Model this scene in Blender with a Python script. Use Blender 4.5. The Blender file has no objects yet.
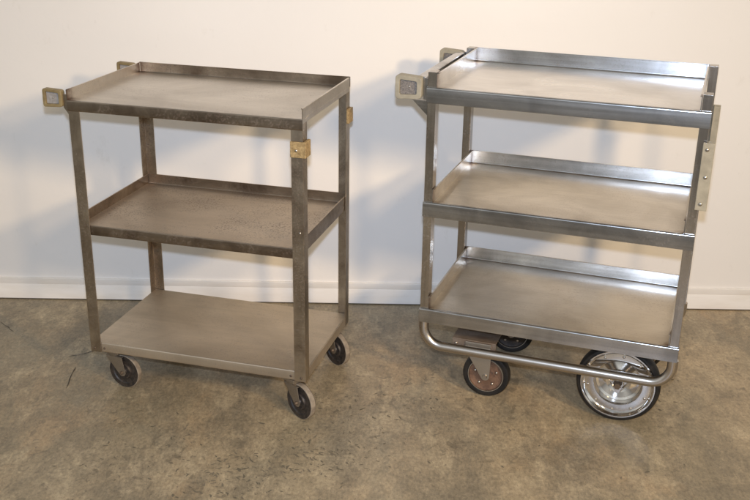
import bpy, bmesh, math, random
from mathutils import Vector, Matrix
R = math.radians
random.seed(7)
S = bpy.context.scene
C = S.collection

# ------------------------------------------------------------------ camera
camd = bpy.data.cameras.new('camera'); cam = bpy.data.objects.new('camera', camd); C.objects.link(cam)
camd.sensor_width = 36; camd.lens = 1006.39/750*36; camd.clip_end = 100; camd.clip_start = .02
CP, YAW, PITCH, ROLL = (0, -3.1145, 1.4083), 0.000592, 0.369942, 0.0163655
F = Vector((math.sin(YAW)*math.cos(PITCH), math.cos(YAW)*math.cos(PITCH), -math.sin(PITCH)))
RT = Vector((math.cos(YAW), -math.sin(YAW), 0)); UP = RT.cross(F)
R2 = RT*math.cos(ROLL)+UP*math.sin(ROLL); U2 = -RT*math.sin(ROLL)+UP*math.cos(ROLL)
M = Matrix((R2, U2, -F)).transposed().to_4x4(); M.translation = Vector(CP)
cam.matrix_world = M
S.camera = cam

# ------------------------------------------------------------------ world, lamps, exposure
w = bpy.data.worlds.new('World'); S.world = w; w.use_nodes = True
wn, wl = w.node_tree.nodes, w.node_tree.links
bg = wn['Background']; bg.inputs[1].default_value = 1.0
tcw = wn.new('ShaderNodeTexCoord'); sx_ = wn.new('ShaderNodeSeparateXYZ'); mr = wn.new('ShaderNodeMapRange'); rp = wn.new('ShaderNodeValToRGB')
wl.new(tcw.outputs['Generated'], sx_.inputs[0]); wl.new(sx_.outputs['Z'], mr.inputs['Value']); mr.inputs['From Min'].default_value = -1
wl.new(mr.outputs[0], rp.inputs[0]); wl.new(rp.outputs[0], bg.inputs[0])
e_ = rp.color_ramp.elements; e_.new(.5); e_.new(.64); e_.new(.8)      # dim room at eye level, pale walls facing, ceiling dimmer
for el, p_, v_ in zip(e_, (.44, .50, .66, .80, 1.0), (.02, .34, .84, .42, .25)): el.position = p_; el.color = (v_*1.0, v_*1.0, v_*.95, 1)

def area(name, loc, aim, size, power, col, spread=180):
    l = bpy.data.lights.new(name, 'AREA'); l.shape = 'DISK'; l.size = size; l.energy = power; l.color = col; l.spread = R(spread)
    o = bpy.data.objects.new(name, l); C.objects.link(o); o.location = loc
    o.rotation_euler = (Vector(aim)-Vector(loc)).to_track_quat('-Z', 'Y').to_euler()
    return o
area('flash_lamp', (0, -3.10, 1.51), (0, -.4, .5), .045, 20.5, (.60, .74, 1.0), 120)
area('warm_lamp', (2.03, -3.36, 2.10), (-.1, -.3, .5), .30, 14.8, (1.0, .73, .42), 84)
area('warm_lamp', (1.05, -3.50, 2.10), (-.1, -.3, .5), .30, 6.4, (1.0, .73, .42), 84)
S.view_settings.view_transform = 'Standard'; S.view_settings.look = 'None'
S.view_settings.exposure = 0; S.view_settings.gamma = 1

# ------------------------------------------------------------------ materials
class NT:
    def __init__(s, name):
        s.m = bpy.data.materials.new(name); s.m.use_nodes = True; s.t = s.m.node_tree; s.N = s.t.nodes; s.L = s.t.links
        s.b = s.N['Principled BSDF']; s.tc = s.N.new('ShaderNodeTexCoord'); s.co = s.tc.outputs['Object']
    def map(s, scale=(1, 1, 1), loc=(0, 0, 0), rot=(0, 0, 0)):
        n = s.N.new('ShaderNodeMapping'); s.L.new(s.co, n.inputs[0]); n.inputs['Scale'].default_value = scale
        n.inputs['Location'].default_value = loc; n.inputs['Rotation'].default_value = rot; return n.outputs[0]
    def noise(s, sc, det=4, rough=.55, vec=None, dist=0):
        n = s.N.new('ShaderNodeTexNoise'); n.inputs['Scale'].default_value = sc; n.inputs['Detail'].default_value = det
        n.inputs['Roughness'].default_value = rough; n.inputs['Distortion'].default_value = dist
        s.L.new(vec if vec is not None else s.co, n.inputs['Vector']); return n.outputs['Fac']
    def ramp(s, f, stops):
        n = s.N.new('ShaderNodeValToRGB'); e = n.color_ramp.elements
        while len(e) < len(stops): e.new(.5)
        for i, (p, c) in enumerate(stops):
            e[i].position = p; e[i].color = (c, c, c, 1) if not isinstance(c, tuple) else (*c, 1)
        s.L.new(f, n.inputs[0]); return n.outputs[0]
    def mix(s, f, a, b, mode='MIX'):
        n = s.N.new('ShaderNodeMix'); n.data_type = 'RGBA'; n.blend_type = mode
        for i, v in ((0, f), (6, a), (7, b)):
            if isinstance(v, (int, float)): n.inputs[i].default_value = v if i == 0 else (v, v, v, 1)
            elif isinstance(v, tuple): n.inputs[i].default_value = (*v, 1)
            else: s.L.new(v, n.inputs[i])
        return n.outputs[2]
    def math(s, op, a, b=0.0):
        n = s.N.new('ShaderNodeMath'); n.operation = op
        for i, v in enumerate((a, b)):
            if isinstance(v, (int, float)): n.inputs[i].default_value = v
            else: s.L.new(v, n.inputs[i])
        return n.outputs[0]
    def set(s, k, v):
        if isinstance(v, (int, float)): s.b.inputs[k].default_value = v
        elif isinstance(v, tuple): s.b.inputs[k].default_value = (*v, 1)
        else: s.L.new(v, s.b.inputs[k])
    def bump(s, h, strength=.2, dist=.001, prev=None):
        n = s.N.new('ShaderNodeBump'); n.inputs['Strength'].default_value = strength; n.inputs['Distance'].default_value = dist
        s.L.new(h, n.inputs['Height'])
        if prev is not None: s.L.new(prev, n.inputs['Normal'])
        s.L.new(n.outputs[0], s.b.inputs['Normal']); return n.outputs[0]

def metal(name, c0, c1, rough0, rough1, streak=(4, 90, 90), rust=0.0, rustcol=(.10, .05, .028), metallic=1.0, blot=(3, .35), scale=1.0, streakamt=.12, corners=(), dent=0.0):
    n = NT(name)
    big = n.noise(blot[0], 5, .6, n.map((1, 1.3, 1)), .6)
    col = n.mix(n.ramp(big, ((.35, 0.0), (.68, 1.0))), c0, c1)
    st = n.noise(1.0, 3, .6, n.map(streak))
    col = n.mix(streakamt, col, n.ramp(st, ((.3, .25), (.7, 1.0))), 'MULTIPLY')
    fine = n.noise(220*scale, 3, .7)
    if rust > 0:
        clump = n.noise(9, 3, .6)
        spots = n.math('MULTIPLY', n.ramp(fine, ((.56-.05*rust, 0.0), (.66-.05*rust, 1.0))), n.ramp(clump, ((.40, 0.12), (.64, 1.0))))
        spots = n.math('MULTIPLY', spots, min(1, rust))
        col = n.mix(spots, col, rustcol)
        n.set('Metallic', n.math('SUBTRACT', metallic, n.math('MULTIPLY', spots, metallic)))
    else: n.set('Metallic', metallic)
    for cx, cy in corners:
        d = n.N.new('ShaderNodeVectorMath'); d.operation = 'DISTANCE'; n.L.new(n.map((1, 1, 0)), d.inputs[0]); d.inputs[1].default_value = (cx, cy, 0)
        dd = n.math('ADD', d.outputs['Value'], n.math('MULTIPLY', n.math('SUBTRACT', n.noise(60, 4, .7), .5), .05))
        col = n.mix(n.ramp(dd, ((.004, .85), (.034, 0.0))), col, (.16, .085, .05))
    n.set('Base Color', col)
    ro = n.math('ADD', rough0, n.math('MULTIPLY', n.math('ADD', n.math('MULTIPLY', big, .6), n.math('MULTIPLY', st, .4)), rough1-rough0))
    n.set('Roughness', ro)
    b = n.bump(st, .05, .0004)
    b = n.bump(fine, .10*min(1, rust), .0004, b)
    if dent: n.bump(n.noise(7, 3, .5, n.map((1, 2, 1))), dent, .004, b)
    return n.m

mat = {}
SC = ((.025, .416), (.025, .0), (.663, .416), (.663, .0))
mat['aged_frame'] = metal('aged steel frame', (.55, .47, .37), (.25, .195, .14), .26, .50, (40, 40, 5), .75, (.085, .048, .03), blot=(9, .3), streakamt=.25)
mat['aged_shaded_edge'] = metal('rust tinged shaded steel edge', (.42, .345, .27), (.17, .125, .09), .22, .44, (4, 60, 60), .8, (.07, .04, .025), blot=(8, .3), streakamt=.3)  # rust tint, with the dark reflection on upright faces put into the colour
mat['aged_top'] = metal('aged steel top shelf', (.70, .65, .58), (.50, .455, .40), .32, .48, (3, 80, 80), .40, (.2, .13, .09), corners=((0, .39), (0, 0)), dent=.15)
mat['aged_shelf'] = metal('aged pitted steel shelf', (.64, .55, .45), (.44, .365, .29), .36, .58, (3, 60, 60), .9, (.12, .075, .045))
mat['aged_low'] = metal('aged dull steel low shelf', (.74, .645, .52), (.55, .47, .37), .42, .56, (3, 70, 70), .35, (.15, .09, .06))
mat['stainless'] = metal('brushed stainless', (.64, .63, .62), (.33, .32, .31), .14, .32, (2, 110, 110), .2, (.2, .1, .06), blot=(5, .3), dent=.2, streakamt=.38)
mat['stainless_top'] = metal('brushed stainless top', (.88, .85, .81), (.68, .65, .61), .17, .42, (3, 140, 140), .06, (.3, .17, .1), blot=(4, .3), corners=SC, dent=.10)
mat['stainless_post'] = metal('brushed stainless post', (.62, .58, .53), (.34, .30, .26), .14, .30, (110, 110, 3), .35, (.16, .09, .05), streakamt=.3)
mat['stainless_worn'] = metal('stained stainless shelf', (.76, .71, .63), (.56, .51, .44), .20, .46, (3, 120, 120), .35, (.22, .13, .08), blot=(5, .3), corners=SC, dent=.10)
mat['tube'] = metal('polished tube', (.58, .53, .48), (.50, .46, .41), .22, .34, (3, 120, 120), 0)
mat['chrome'] = metal('chrome', (.84, .83, .82), (.52, .49, .45), .04, .16, (5, 30, 30), .35, (.25, .15, .1))
mat['zinc'] = metal('zinc fork', (.55, .50, .43), (.42, .37, .30), .35, .5, (20, 20, 20), .4, (.2, .12, .07))
mat['dull_fork'] = metal('dull grey fork', (.46, .40, .33), (.30, .26, .21), .42, .6, (20, 20, 20), .5)
mat['rusty'] = metal('rusty wheel disc', (.25, .145, .09), (.11, .06, .038), .5, .8, (30, 30, 30), 1.0, (.05, .028, .02), metallic=.35, blot=(30, .3))
mat['rusty_channel'] = metal('rust stained channel', (.26, .21, .165), (.17, .115, .075), .4, .7, (6, 30, 30), 1.0, (.10, .05, .03), metallic=.5, blot=(14, .3))
mat['bolt'] = metal('bolt', (.6, .56, .5), (.45, .4, .35), .25, .4, (20, 20, 20), 0)
mat['rust_bolt'] = metal('rusted bolt', (.17, .125, .085), (.10, .07, .05), .45, .7, (20, 20, 20), .5, metallic=.5)

def rubber(name, c0, c1, rough=.6, sc=40):
    n = NT(name); f = n.noise(sc, 5, .65)
    n.set('Base Color', n.mix(n.ramp(f, ((.35, 0.0), (.65, 1.0))), c0, c1)); n.set('Roughness', rough)
    n.bump(n.noise(sc*6, 3), .25, .0006); return n.m
mat['tan'] = rubber('tan vinyl', (.29, .215, .10), (.19, .135, .06), .5)
mat['tan_pale'] = rubber('pale tan vinyl', (.36, .32, .235), (.27, .24, .175), .5)
mat['mottled'] = rubber('mottled tan block', (.42, .29, .13), (.20, .13, .05), .55, 160)
mat['black'] = rubber('black rubber', (.008, .007, .0065), (.020, .017, .014), .55); mat['black'].node_tree.nodes['Principled BSDF'].inputs['Specular IOR Level'].default_value = .3
mat['blackdisc'] = rubber('black disc', (.012, .010, .009), (.055, .040, .030), .5, 90)
mat['cream'] = rubber('cream tread', (.33, .27, .20), (.17, .135, .10), .6)
mat['greyplate'] = rubber('scuffed grey plate', (.40, .37, .34), (.28, .25, .22), .45, 150)
mat['darkplate'] = rubber('dark speckled plate', (.10, .09, .085), (.26, .23, .20), .4, 330)

# floor
n = NT('stained concrete')
a1 = n.noise(1.5, 8, .66, n.map((1, .6, 1)), .7); a2 = n.noise(5.5, 9, .74, n.map((1, .55, 1), (3, 2, 0)), .5); a3 = n.noise(22, 10, .84, n.map((1, .5, 1)))
col = n.mix(n.ramp(a1, ((.38, 0.0), (.60, 1.0))), (.215, .176, .112), (.318, .250, .158))
col = n.mix(n.ramp(n.noise(2.7, 8, .7, n.map((1, .6, 1), (7, 1, 0)), .5), ((.50, 0.0), (.64, .6))), col, (.335, .235, .132))
col = n.mix(n.ramp(n.noise(2.3, 8, .7, n.map((1, .6, 1), (1, 9, 0)), .5), ((.50, 0.0), (.64, .7))), col, (.19, .170, .122))
col = n.mix(n.ramp(a2, ((.44, 0.0), (.60, .80))), col, (.160, .134, .092))
col = n.mix(n.ramp(n.noise(9, 7, .75, n.map((1, .5, 1), (2, 5, 0)), .3), ((.51, 0.0), (.63, .6))), col, (.385, .315, .205))
col = n.mix(.75, col, n.ramp(a3, ((.34, .62), (.5, .98), (.66, 1.25))), 'MULTIPLY')
gr = n.noise(130, 5, .8, n.map((1, .6, 1), (3, 3, 0)))
col = n.mix(.85, col, n.ramp(gr, ((.33, .60), (.5, .98), (.67, 1.30))), 'MULTIPLY')
scr = n.noise(1.0, 5, .7, n.map((14, 60, 1), (0, 0, 0), (0, 0, R(35))), .6)
col = n.mix(.22, col, n.ramp(scr, ((.36, .62), (.5, 1.0), (.66, 1.22))), 'MULTIPLY')
warp = n.noise(52, 2, .5, n.map((.62, .50, 1), (0, 0, 0), (0, 0, R(-24))), .9)
reg = n.ramp(n.noise(1.9, 5, .65, n.map((1, .8, 1), (4.3, 2.2, 0)), .4), ((.44, 0.0), (.58, 1.0)))
flakes = n.math('MULTIPLY', n.ramp(warp, ((.62, 0.0), (.66, .8))), reg)
col = n.mix(n.math('MULTIPLY', flakes, .62), col, (.095, .078, .052))
sp = n.ramp(n.noise(120, 2, .6, n.map((1, .5, 1))), ((.64, 0.0), (.72, .7)))
col = n.mix(sp, col, (.13, .10, .07))
col = n.mix(1.0, col, (1.24, 1.21, 1.17), 'MULTIPLY')
n.set('Base Color', col)
n.set('Roughness', n.math('ADD', .19, n.math('MULTIPLY', a2, .42)))
b_ = n.bump(a3, .35, .002); b_ = n.bump(flakes, -.3, .0012, b_)
mat['floor'] = n.m
# wall
n = NT('painted plaster wall')
f = n.noise(1.1, 4, .5)
col = n.mix(n.ramp(f, ((.35, 0.0), (.65, 1.0))), (.83, .79, .74), (.80, .76, .71))
scuff = n.ramp(n.noise(14, 6, .7, n.map((1, 1, .5))), ((.62, 0.0), (.74, .32)))
col = n.mix(scuff, col, (.62, .57, .50))
n.set('Base Color', col); n.set('Roughness', .75)
b_ = n.bump(n.noise(6, 4, .55), .35, .006); n.bump(n.noise(140, 3), .12, .0008, b_)
mat['wall'] = n.m
n = NT('dark floor flakes'); n.set('Base Color', n.mix(n.ramp(n.noise(14, 4, .7), ((.4, 0.0), (.6, 1.0))), (.125, .104, .068), (.19, .155, .105))); n.set('Roughness', .7); mat['flake'] = n.m
n = NT('painted skirting')
f = n.noise(5, 5, .6, n.map((1, 1, 4)))
n.set('Base Color', n.mix(n.ramp(f, ((.4, 0.0), (.7, 1.0))), (.82, .78, .73), (.74, .69, .62))); n.set('Roughness', .5)
n.bump(n.noise(40, 4, .6, n.map((.3, 1, 2))), .2, .0015)
mat['skirting'] = n.m
n = NT('grime'); n.set('Base Color', (.06, .048, .035)); n.set('Roughness', .9); mat['grime'] = n.m

# ------------------------------------------------------------------ mesh helpers
def box(bm, x0, x1, y0, y1, z0, z1):
    v = [bm.verts.new((x, y, z)) for x in (x0, x1) for y in (y0, y1) for z in (z0, z1)]
    for f in ((0, 1, 3, 2), (4, 6, 7, 5), (0, 4, 5, 1), (2, 3, 7, 6), (0, 2, 6, 4), (1, 5, 7, 3)): bm.faces.new([v[i] for i in f])

def prism(bm, pts, axis, a0, a1):
    """closed polygon of (u,v) extruded along axis"""
    def P(u, v, a): return {'x': (a, u, v), 'y': (u, a, v), 'z': (u, v, a)}[axis]
    A = [bm.verts.new(P(u, v, a0)) for u, v in pts]; B = [bm.verts.new(P(u, v, a1)) for u, v in pts]; k = len(pts)
    bm.faces.new(A); bm.faces.new(B[::-1])
    for i in range(k): bm.faces.new((A[i], B[i], B[(i+1) % k], A[(i+1) % k]))

def sheet(pts, t, rad, seg=4):
    """bent sheet-metal profile: rounded polyline, thickened to its left"""
    P = [Vector(p) for p in pts]; line = [P[0]]
    for i in range(1, len(P)-1):
        a, b, c = P[i-1], P[i], P[i+1]; d0 = (a-b).normalized(); d1 = (c-b).normalized()
        r = min(rad, (a-b).length*.45, (c-b).length*.45); s, e = b+d0*r, b+d1*r
        for k in range(seg+1):
            q = k/seg; line.append(s*(1-q)**2+b*2*q*(1-q)+e*q*q)
    line.append(P[-1]); off = []
    for i, p in enumerate(line):
        d = (line[min(i+1, len(line)-1)]-line[max(i-1, 0)]).normalized(); off.append(p+Vector((-d.y, d.x))*t)
    return [tuple(p) for p in line]+[tuple(p) for p in off[::-1]]

def lathe(bm, prof, seg=48, axis='y', close=False, c=(0, 0, 0)):
    rings = []
    for r, a in prof:
        ring = []
        for k in range(seg):
            th = 2*math.pi*k/seg; u, v = r*math.cos(th), r*math.sin(th)
            p = {'y': (u, a, v), 'z': (u, v, a), 'x': (a, u, v)}[axis]
            ring.append(bm.verts.new((p[0]+c[0], p[1]+c[1], p[2]+c[2])))
        rings.append(ring)
    m = len(rings)
    for i in range(m if close else m-1):
        A, B = rings[i], rings[(i+1) % m]
        for k in range(seg): bm.faces.new((A[k], A[(k+1) % seg], B[(k+1) % seg], B[k]))
    if not close:
        bm.faces.new(rings[0]); bm.faces.new(rings[-1][::-1])

def dome(bm, c, r, h, axis='y', sgn=-1, seg=14):
    i = {'x': 0, 'y': 1, 'z': 2}[axis]
    prof = [(r, 0), (r, h*.3*sgn), (r*.8, h*.75*sgn), (r*.4, h*.97*sgn), (r*.05, h*sgn)]
    lathe(bm, prof, seg, axis, False, c)

def obj(name, bm, m, parent=None, bevel=0, smooth=True, loc=None, rotz=None):
    bmesh.ops.recalc_face_normals(bm, faces=bm.faces[:])
    me = bpy.data.meshes.new(name); bm.to_mesh(me); bm.free()
    if smooth:
        me.polygons.foreach_set('use_smooth', [True]*len(me.polygons)); me.set_sharp_from_angle(angle=R(38))
    for mm in (m if isinstance(m, list) else [m]): me.materials.append(mat[mm])
    o = bpy.data.objects.new(name, me); C.objects.link(o)
    if parent is not None: o.parent = parent
    if bevel:
        b = o.modifiers.new('bevel', 'BEVEL'); b.width = bevel; b.segments = 2; b.limit_method = 'ANGLE'; b.angle_limit = R(40); b.harden_normals = True
    if loc: o.location = loc
    if rotz is not None: o.rotation_euler = (0, 0, rotz)
    return o

def new(): return bmesh.new()

# ------------------------------------------------------------------ setting
def structure(o): o['kind'] = 'structure'; return o
bm = new()
bmesh.ops.create_grid(bm, x_segments=8, y_segments=8, size=6)
for v in bm.verts: v.co.y -= 5.7
floor = structure(obj('floor', bm, 'floor'))
bm = new(); box(bm, -6, 6, .012, .12, -.02, 3.2)
structure(obj('wall', bm, 'wall'))
bm = new()
prof = [(.012, .004), (.004, .004), (.004, .055), (.0047, .0562), (.0042, .0575), (.0042, .0765), (.0055, .0780), (.012, .0783)]
k0 = -.985
prism(bm, prof, 'x', -6, 6)
structure(obj('skirting_board', bm, 'skirting'))
bm = new(); box(bm, -6, 6, .0065, .0115, .0005, .0050)
structure(obj('skirting_gap', bm, 'grime'))

def crack(pts, wd):
    bm = new(); prev = None
    n_ = len(pts)
    path = []
    for i in range(n_-1):
        for k in range(7):
            q = k/7; a, b = Vector(pts[i]), Vector(pts[i+1]); path.append(a.lerp(b, q)+Vector((random.uniform(-1, 1), random.uniform(-1, 1)))*.0022)
    path.append(Vector(pts[-1]))
    for i, p in enumerate(path):
        d = (path[min(i+1, len(path)-1)]-path[max(i-1, 0)]).normalized(); nn = Vector((-d.y, d.x))*wd*random.uniform(.25, 1)*(.2 if i in (0, len(path)-1) else 1)
        cur = (bm.verts.new((*(p+nn), .0012)), bm.verts.new((*(p-nn), .0012)))
        if prev: bm.faces.new((prev[0], prev[1], cur[1], cur[0]))
        prev = cur
    structure(obj('floor_crack', bm, 'grime'))

# ------------------------------------------------------------------ cart parts
def thing(name, label, cat, loc, rotz, group=None):
    o = bpy.data.objects.new(name, None); C.objects.link(o); o.location = loc; o.rotation_euler = (0, 0, rotz)
    o.empty_display_size = .1; o['label'] = label; o['category'] = cat
    if group: o['group'] = group
    return o

def tray(root, m, x0, x1, y0, y1, z, lip, rim, t=.0018, name='shelf', label=None, over=0, rear='up', hem=.004, bevel=.0006, edge=None, sides=False):
    """front edge turned down, the other three turned up (or all down); one bent sheet"""
    bm = new(); xa, xb = x0, x1
    if rear == 'up':
        pts = [(y0+.012, z-lip), (y0, z-lip), (y0, z), (y1, z), (y1, z+rim), (y1-hem, z+rim)]
        prof = sheet(pts[::-1], t, .0035)
        if over:   # front lip runs past the ends, in front of the posts
            prism(bm, sheet([(y0+.03, z-t-.0003), (y0+.0001, z-t-.0003), (y0+.0001, z-lip), (y0+.010, z-lip)][::-1], t*.5, .003), 'x', x0-over, x1+over)
        prism(bm, prof, 'x', x0, x1)
        for sx, xe in ((1, x0), (-1, x1)):
            ye = y0+.002
            px = [(xe+sx*.0004, z-.012), (xe+sx*.0004, z+rim-.0005), (xe+sx*(hem+.0004), z+rim-.0005)]
            pr = sheet(px if sx > 0 else px, t, .0025)
            prism(bm, pr, 'y', ye, y1-t*1.6)
    else:
        prism(bm, sheet([(y0+.012, z-lip), (y0, z-lip), (y0, z), (y1, z), (y1, z-lip), (y1-.012, z-lip)][::-1], t, .0035), 'x', x0, x1)
        for sx, xe in ((1, x0), (-1, x1)):
            prism(bm, sheet([(xe-sx*.0006, z-.0006), (xe-sx*.0006, z-lip), (xe+sx*.012, z-lip)], t, .0025), 'y', y0+.0025, y1-.0025)
    o = obj(name, bm, [m, edge] if edge else m, root, bevel)
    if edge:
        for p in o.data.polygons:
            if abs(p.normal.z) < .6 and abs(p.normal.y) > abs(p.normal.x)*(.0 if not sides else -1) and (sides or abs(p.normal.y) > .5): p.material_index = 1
    if label: o['label'] = label
    return o

def angle_post(root, m, x, y, sx, sy, z0, z1, wd=.031, t=.0026, front_proud=0):
    pts = [(x, y), (x+sx*wd, y), (x+sx*wd, y+sy*t), (x+sx*t, y+sy*t), (x+sx*t, y+sy*wd), (x, y+sy*wd)]
    bm = new(); prism(bm, pts, 'z', z0, z1); return obj('post', bm, m, root, .0007)

def rivets(root, spots, m='bolt', r=.004, h=.0022, axis='y', sgn=-1):
    for p in spots:
        bm = new(); dome(bm, p, r, h, axis, sgn); obj('rivet', bm, m, root)

def rounded(x0, x1, z0, z1, r, seg=5):
    pts = []
    for cx, cz, a in ((x1-r, z1-r, 0), (x0+r, z1-r, 90), (x0+r, z0+r, 180), (x1-r, z0+r, 270)):
        for k in range(seg+1):
            th = R(a+90*k/seg); pts.append((cx+r*math.cos(th), cz+r*math.sin(th)))
    return pts

def ring_bumper(root, m, mp, x0, x1, z0, z1, y0, y1, wall, r, skew=0):
    out = rounded(x0, x1, z0, z1, r); inn = rounded(x0+wall, x1-wall*1.15, z0+wall, z1-wall, r*.45)
    sk = lambda p: (p[0], p[1]-skew*(p[0]-x0)*(1 if p[1] > (z0+z1)/2 else -1))
    out = [sk(p) for p in out]; inn = [sk(p) for p in inn]
    bm = new(); k = len(out)
    V = {}
    for tag, pts, y in (('of', out, y0), ('if', inn, y0), ('ob', out, y1), ('ib', inn, y1)):
        V[tag] = [bm.verts.new((p[0], y, p[1])) for p in pts]
    for i in range(k):
        j = (i+1) % k
        for a, b in (('of', 'if'), ('if', 'ib'), ('ib', 'ob'), ('ob', 'of')): bm.faces.new((V[a][i], V[a][j], V[b][j], V[b][i]))
    o = obj('bumper', bm, m, root, .0018)
    bm = new(); prism(bm, [(p[0], p[1]) for p in inn], 'y', y0+.006, y1-.001)
    # pull plate edge in a hair so it never touches the ring
    cx, cz = (x0+x1)/2, (z0+z1)/2
    for v in bm.verts: v.co.x = cx+(v.co.x-cx)*.985; v.co.z = cz+(v.co.z-cz)*.985
    obj('end_plate', bm, mp, o)
    return o

def fork(bm, ax, az, r_leg, half, top, px0, px1, t=.0022):
    """two tapered legs + crown; pivot at origin, axle at x=ax, z=az"""
    for s in (-1, 1):
        y0, y1 = (s*half, s*(half+t)) if s > 0 else (s*(half+t), s*half)
        arc = [(ax+r_leg*math.cos(R(a)), az+r_leg*math.sin(R(a))) for a in range(-150, 21, 19)]
        prism(bm, [(px0, top)]+arc+[(px1, top)], 'y', y0, y1)
    box(bm, px0, px1, -half-t, half+t, top+.0001, top+.003)

def small_caster(root, x, y, rz, ztop, worn=False):
    bm = new(); fork(bm, .030, .050, .0115, .0145, .094, -.022, .032)
    lathe(bm, [(.019, .0972), (.021, .100), (.021, .106), (.017, .109)], 24, 'z')
    box(bm, -.030, .030, -.028, .028, .1095, ztop)
    c = obj('caster', bm, 'dull_fork', root, .0006, loc=(x, y, 0), rotz=rz)
    bm = new(); lathe(bm, [(.0405, -.0070), (.0480, -.0080), (.0495, -.007), (.050, -.004), (.050, .004), (.0495, .007), (.0480, .0080), (.0405, .0070)], 48, 'y', True, (.030, 0, .050))
    obj('tyre', bm, 'cream', c)
    bm = new(); lathe(bm, [(.002, -.013), (.008, -.013), (.010, -.009), (.016, -.007), (.018, -.0105), (.022, -.0105), (.024, -.006), (.034, -.006), (.037, -.0088), (.0478, -.0092),
                           (.0478, .0092), (.037, .0088), (.034, .006), (.012, .006), (.008, .013), (.002, .013)], 48, 'y', False, (.030, 0, .050))
    obj('hub', bm, 'blackdisc', c)
    bm = new(); lathe(bm, [(.001, -.0235), (.0042, -.0235), (.0052, -.0215), (.0052, .0215), (.0042, .0235), (.001, .0235)], 6, 'y', False, (.030, 0, .050))
    obj('axle_bolt', bm, 'rust_bolt', c)
    return c

def swivel_caster(root, x, y, rz, ztop, hubmat='rusty'):
    """rusty five inch caster; pivot 30 mm ahead of axle"""
    r = .0665
    bm = new(); fork(bm, .022, r, .0125, .021, .128, -.030, .036, .0026)
    lathe(bm, [(.022, .1312), (.026, .134), (.026, .141), (.020, .145)], 24, 'z'); box(bm, -.036, .036, -.034, .034, .1455, ztop)
    c = obj('caster', bm, 'zinc', root, .0007, loc=(x, y, 0), rotz=rz)
    bm = new(); lathe(bm, [(.0505, -.0135), (.0600, -.016), (.0642, -.0145), (.0665, -.009), (.0665, .009), (.0642, .0145), (.0600, .016), (.0505, .0135)], 56, 'y', True, (.022, 0, r))
    obj('tyre', bm, 'black', c)
    bm = new(); lathe(bm, [(.002, -.020), (.009, -.020), (.013, -.0125), (.020, -.0105), (.040, -.0105), (.0465, -.0120), (.0475, -.0155),
                           (.0475, .0155), (.0465, .0120), (.020, .0105), (.009, .020), (.002, .020)], 56, 'y', False, (.022, 0, r))
    h = obj('hub', bm, hubmat, c)
    bm = new(); lathe(bm, [(.0478, -.0135), (.0485, -.0162), (.0504, -.0162), (.0512, -.0135), (.0504, -.0125)], 56, 'y', True, (.022, 0, r)); obj('rim', bm, 'zinc', c)
    for k in range(5):
        th = R(72*k+20); bm = new(); dome(bm, (.022+.032*math.cos(th), -.0105, r+.032*math.sin(th)), .0042, .004); obj('bolt', bm, 'bolt', c)
    bm = new(); lathe(bm, [(.001, -.0285), (.006, -.0285), (.0072, -.0262), (.0072, .0262), (.006, .0285), (.001, .0285)], 16, 'y', False, (.022, 0, r)); obj('axle_bolt', bm, 'bolt', c)
    return c

def big_wheel(root, x, y, rz):
    r = .111; cc = (0, 0, r)
    bm = new()
    box(bm, -.03, .03, .0225, .0255, r-.012, .2275); box(bm, -.03, .03, -.012, .0222, .2278, .2310)
    lathe(bm, [(.006, -.012), (.006, .026)], 16, 'y', False, cc)
    c = obj('wheel_bracket', bm, 'dull_fork', root, .0007, loc=(x, y, 0), rotz=rz)
    bm = new(); lathe(bm, [(.0955, -.015), (.1005, -.0195), (.1060, -.0185), (.1095, -.014), (.1110, -.006), (.1110, .006), (.1095, .014), (.1060, .0185), (.1005, .0195), (.0955, .015)], 96, 'y', True, cc)
    obj('tyre', bm, 'black', c)
    bm = new(); lathe(bm, [(.001, -.010), (.014, -.010), (.0165, -.008), (.018, .006), (.022, .009), (.034, .004), (.044, .0085), (.054, .011), (.0600, .008), (.0632, -.0085), (.0650, -.0110), (.0760, -.0112), (.0860, -.0095), (.0895, -.0120), (.0925, -.018), (.0950, -.0215), (.0978, -.0213), (.0988, -.0185),
                           (.0965, -.015), (.0940, -.013), (.0940, .0155), (.0965, .0172), (.0975, .0208), (.095, .0208), (.091, .0165), (.065, .0155), (.03, .0145), (.018, .016), (.001, .016)], 96, 'y', False, cc)
    rim = obj('rim', bm, 'chrome', c)
    for k in range(10):
        th = R(36*k+12); bm = new(); dome(bm, (.0795*math.cos(th), -.0098, r+.0795*math.sin(th)), .0038, .0036); obj('bolt', bm, 'bolt', c)
    bm = new()
    for k in range(3):     # three lobed hub flange
        th = R(120*k+30); d = Vector((math.cos(th), math.sin(th))); e = Vector((-d.y, d.x))
        p = [d*.012+e*.013, d*.030+e*.006, d*.034, d*.030-e*.006, d*.012-e*.013]
        prism(bm, [(q.x, q.y+r) for q in p], 'y', -.0060, -.0005)
    obj('hub_flange', bm, 'chrome', c, .0006)
    bm = new(); lathe(bm, [(.001, -.033), (.0078, -.033), (.0096, -.031), (.0096, -.0165), (.0120, -.0162), (.0120, -.0095)], 6, 'y', False, cc)
    obj('axle_nut', bm, 'rust_bolt', c, .0004)
    return c

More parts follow.
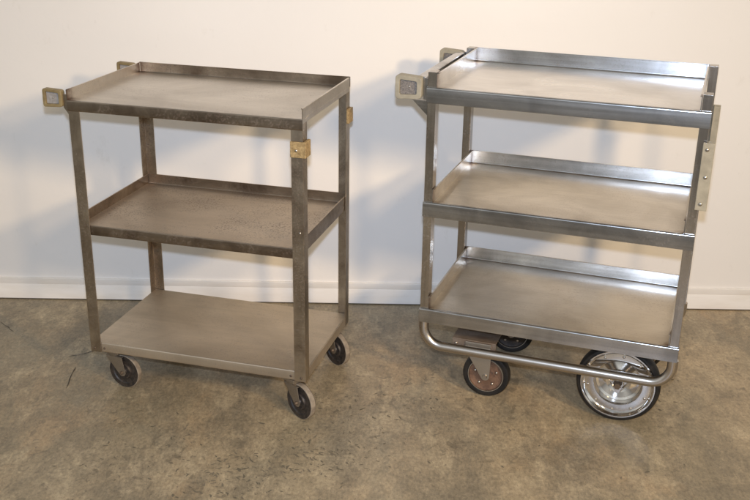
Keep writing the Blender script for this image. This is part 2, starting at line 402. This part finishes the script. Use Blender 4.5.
# ------------------------------------------------------------------ cart A: three shelf aged steel cart
AX, AY, AR, L, W, ZT, ZM, ZB, LIP = -.784457, -.604177, -.26244, .630, .3916, .82925, .49425, .14817, .0286
A = thing('utility_cart', 'smaller dull brown steel three shelf cart with rust specks and small cream tyred casters', 'cart', (AX, AY, 0), AR, 'metal utility carts')
zb0 = ZB-LIP
for x, y, sx, sy in ((0, 0, 1, 1), (L, 0, -1, 1), (L, W, -1, -1), (0, W, 1, -1)):
    angle_post(A, 'aged_frame', x, y, sx, sy, zb0, ZT-.0003 if sy < 0 else ZT-.0006)
tray(A, 'aged_top', -.0005, L+.0005, -.0022, W+.0012, ZT, LIP, LIP*.92, label='paler top shelf with three raised edges', edge='aged_shaded_edge')
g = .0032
tray(A, 'aged_shelf', g, L-g, g, W-g, ZM, LIP, LIP, label='pitted middle shelf', edge='aged_shaded_edge', sides=True)
tray(A, 'aged_low', g, L-g, g, W-g, ZB, LIP, 0, rear='down', label='flat bottom shelf with edges turned down')
rivets(A, [(.012, 0, zb0+.011), (.040, g, zb0+.012), (L-.012, 0, zb0+.011), (L-.042, g, zb0+.012)], 'rust_bolt', .0035, .0022)
rivets(A, [(L-.010, 0, ZM+.044)], 'bolt', .003, .002)
for y0, y1 in ((-.004, .014), (W-.014, W+.004)):
    bo = ring_bumper(A, 'tan', 'greyplate', -.068, -.014, ZT-.022, ZT+.026, y0, y1, .0078, .006, .05)
    rivets(bo, [(-.042, y0+.006, ZT+.002)], 'bolt', .002, .0012)
bm = new()
for y0, y1 in ((.0035, .0095), (W-.0095, W-.0035)):
    prism(bm, [(-.0145, ZT-.021), (-.0006, ZT-.040), (-.0006, ZT+.012), (-.0145, ZT+.014)], 'y', y0, y1)
prism(bm, [(-.012, ZT-.030), (-.0035, ZT-.030), (-.0035, ZT-.006), (-.012, ZT-.006)], 'y', .0100, W-.0100)
obj('handle', bm, 'aged_frame', A, .0008)
for s, ye in ((1, 0), (-1, W)):    # mottled guards wrapped round the right-hand posts
    bm = new(); t = .0045
    p = [(L-.032, ye-s*t), (L+.0085, ye-s*t), (L+.0085, ye+s*.034), (L+.0004, ye+s*.034), (L+.0004, ye-s*.0004), (L-.032, ye-s*.0004)]
    prism(bm, p, 'z', ZT-.096, ZT-.056); gd = obj('corner_guard', bm, 'mottled', A, .0015)
    rivets(gd, [(L-.016, ye-s*t, ZT-.078)], 'bolt', .0034, .002, 'y', -s)
for x, y, rz in ((.048, .046, -9), (.584, .037, -30), (.584, .362, -32), (.05, .35, -12)):
    small_caster(A, x, y, R(rz), zb0+.0015 if False else zb0-.0005)

# ------------------------------------------------------------------ cart B: shiny stainless cart with big chrome wheels
BX, BY, BR, L, W, ZT, ZM, ZB, LIP = .126429, -.594946, -.333867, .688, .4165, .87299, .56833, .26156, .0375
B = thing('utility_cart', 'larger shiny stainless three shelf cart with bumper tubes and two big chrome wheels', 'cart', (BX, BY, 0), BR, 'metal utility carts')
D, PW, PD = .026, .022, .031
def channel_post(x0, y0, z1, front):
    bm = new(); t = .0022; z0 = ZB-LIP+.001
    x1 = x0+PW; y1 = y0+PD
    p = [(x0, y0), (x1, y0), (x1, y1), (x0, y1)]
    prism(bm, p, 'z', z0, z1); obj('post', bm, 'stainless_post', B, .0007)
e = .0028
for x0 in (.001, L-PW-.001):
    channel_post(x0, e, ZT+LIP+.003, True); channel_post(x0, W-PD, ZT+LIP+.002, False)
def shelf_b(z, m, label):
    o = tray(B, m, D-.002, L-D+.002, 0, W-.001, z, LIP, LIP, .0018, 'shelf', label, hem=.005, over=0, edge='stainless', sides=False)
    bm = new()
    t = .0016
    prism(bm, sheet([(-.0022, z-LIP-.0004), (-.0022, z+.0010), (.0060, z+.0010)], t, .0032), 'x', -.0005, L+.0005)
    for x0, x1 in ((-.0005, .0011), (L-.0011, L+.0005)): box(bm, x0, x1, -.0004, .020, z-LIP, z+.0002)
    fl = obj('front_lip', bm, 'stainless', o, .0006)
    return o
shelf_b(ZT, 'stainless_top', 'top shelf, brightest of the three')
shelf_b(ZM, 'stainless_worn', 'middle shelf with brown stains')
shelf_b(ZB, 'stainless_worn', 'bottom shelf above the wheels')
# handle and its two end bumpers
bm = new()
prism(bm, rounded(-.034, -.009, ZT-.002, ZT+.024, .004), 'y', .0185, W-.0185)
for y0, y1 in ((.004, .009), (W-.009, W-.004)):
    prism(bm, [(-.040, ZT-.0335), (.0008, ZT-.0335), (.0008, ZT-.072)], 'y', y0, y1)
    box(bm, -.0105, .0008, y0, y1, ZT-.0325, ZT+.024)
obj('handle', bm, 'stainless', B, .0008)
for y0, y1 in ((-.010, .018), (W-.018, W+.010)):
    bo = ring_bumper(B, 'tan_pale', 'darkplate', -.082, -.012, ZT-.033, ZT+.030, y0, y1, .0115, .010, .06)
    rivets(bo, [(-.046, y0+.006, ZT)], 'bolt', .0024, .0014)
for ye, sg in ((0, -1), (W, 1)):
    bm = new()
    p = [(L-.009, ye+sg*.0098), (L+.0185, ye+sg*.0098), (L+.0185, ye-sg*.016), (L+.0010, ye-sg*.016), (L+.0010, ye+sg*.0030), (L-.009, ye+sg*.0030)]
    prism(bm, p, 'z', ZT-.236, ZT-.070)
    gd = obj('corner_guard', bm, 'tan_pale', B, .0014)
    if sg < 0: rivets(gd, [(L+.002, ye-.0098, ZT-.086), (L+.006, ye-.0098, ZT-.153), (L+.003, ye-.0098, ZT-.220)], 'bolt', .0046, .003)
# bent tube bumpers front and back
def tube(y):
    r, rb, zl = .0135, .055, .150
    path = [(.010, ZB-LIP-.002)]
    for k in range(0, 11):
        th = R(180+90*k/10); path.append((.010+rb+rb*math.cos(th), zl+rb+rb*math.sin(th)))
    for k in range(0, 11):
        th = R(270+90*k/10); path.append((L-.010-rb+rb*math.cos(th), zl+rb+rb*math.sin(th)))
    path.append((L-.010, ZB-LIP-.002))
    bm = new(); rings = []
    for i, p in enumerate(path):
        p = Vector(p); d = (Vector(path[min(i+1, len(path)-1)])-Vector(path[max(i-1, 0)])).normalized(); nn = Vector((-d.y, d.x))
        rings.append([bm.verts.new((p.x+nn.x*r*math.cos(t_), y+r*math.sin(t_), p.y+nn.y*r*math.cos(t_))) for t_ in [2*math.pi*k/28 for k in range(28)]])
    for a, b in zip(rings, rings[1:]):
        for k in range(28): bm.faces.new((a[k], a[(k+1) % 28], b[(k+1) % 28], b[k]))
    bm.faces.new(rings[0]); bm.faces.new(rings[-1][::-1])
    obj('bumper_tube', bm, 'tube', B)
tube(.0145); tube(W-.0155)
# channel that carries the swivel casters
bm = new()
box(bm, .088, .212, .032, W-.032, .171, .1745)
for y0, y1 in ((.0318, .0345), (W-.0345, W-.0318)): box(bm, .088, .212, y0, y1, .150, .1708)
box(bm, .148, .152, .10, W-.10, .1748, .2592)
ch = obj('caster_channel', bm, 'rusty_channel', B, .0008)
for x in (.100, .135, .196): 
    bm = new(); dome(bm, (x, .0318, .160), .0042, .004); obj('bolt', bm, 'bolt', ch)
swivel_caster(B, .163, .062, R(0), .1708); swivel_caster(B, .172, .352, R(6), .1708, 'blackdisc')
big_wheel(B, .545, .060, 0)
bw = big_wheel(B, .545, W-.060, math.pi)

# floor cracks at left
from_px = [((66, 389), (76, 367)), ((68, 357), (84, 354), (98, 350)), ((0, 322), (14, 332))]
def on_floor(x, y):
    d = F+R2*((x-375)/1006.39)-U2*((y-250)/1006.39); t = -CP[2]/d.z; p = Vector(CP)+d*t; return (p.x, p.y)
for pts in from_px: crack([on_floor(*p) for p in pts], .0019)

# dashes of dark wear pressed into the concrete, in loose clusters
rnd = random.Random(11)
bm = new()
clusters = [(262, 468, 40, 16, 210), (325, 452, 26, 13, 120), (345, 408, 26, 10, 60), (212, 490, 24, 10, 70), (395, 430, 40, 22, 40), (100, 465, 26, 12, 30), (175, 435, 14, 8, 22),
            (425, 395, 20, 10, 30), (670, 400, 24, 14, 30), (560, 450, 70, 24, 14), (60, 420, 50, 30, 10)]
nth = 0
for cx, cy, sx_c, sy_c, cnt in clusters:
    for _ in range(int(cnt*.7)):
        px, py = rnd.gauss(cx, sx_c), rnd.gauss(cy, sy_c)
        if py < 318 or py > 520: continue
        X, Y = on_floor(px, py)
        nth += 1; ln = rnd.uniform(.002, .0085)*(1.5 if rnd.random() < .12 else 1); wd = ln*rnd.uniform(.15, .38)+.0006
        an = rnd.choice((rnd.gauss(.15, .3), rnd.gauss(-.75, .25), rnd.uniform(0, 3.14)))
        d = Vector((math.cos(an), math.sin(an)*1.5)); d.normalize(); e_v = Vector((-d.y, d.x))
        bend = rnd.uniform(-.3, .3)*ln; vs = []
        for u, v in ((-1, 0), (-.5, .8), (.1, 1), (.7, .7), (1, 0), (.6, -.8), (0, -1), (-.6, -.7)):
            q = Vector((X, Y))+d*u*ln*rnd.uniform(.8, 1.1)+e_v*(v*wd*rnd.uniform(.5, 1.1)+bend*(1-u*u))
            vs.append(bm.verts.new((q.x, q.y, .0004+.0000012*nth)))
        bm.faces.new(vs)
structure(obj('floor_wear', bm, 'flake', smooth=False))
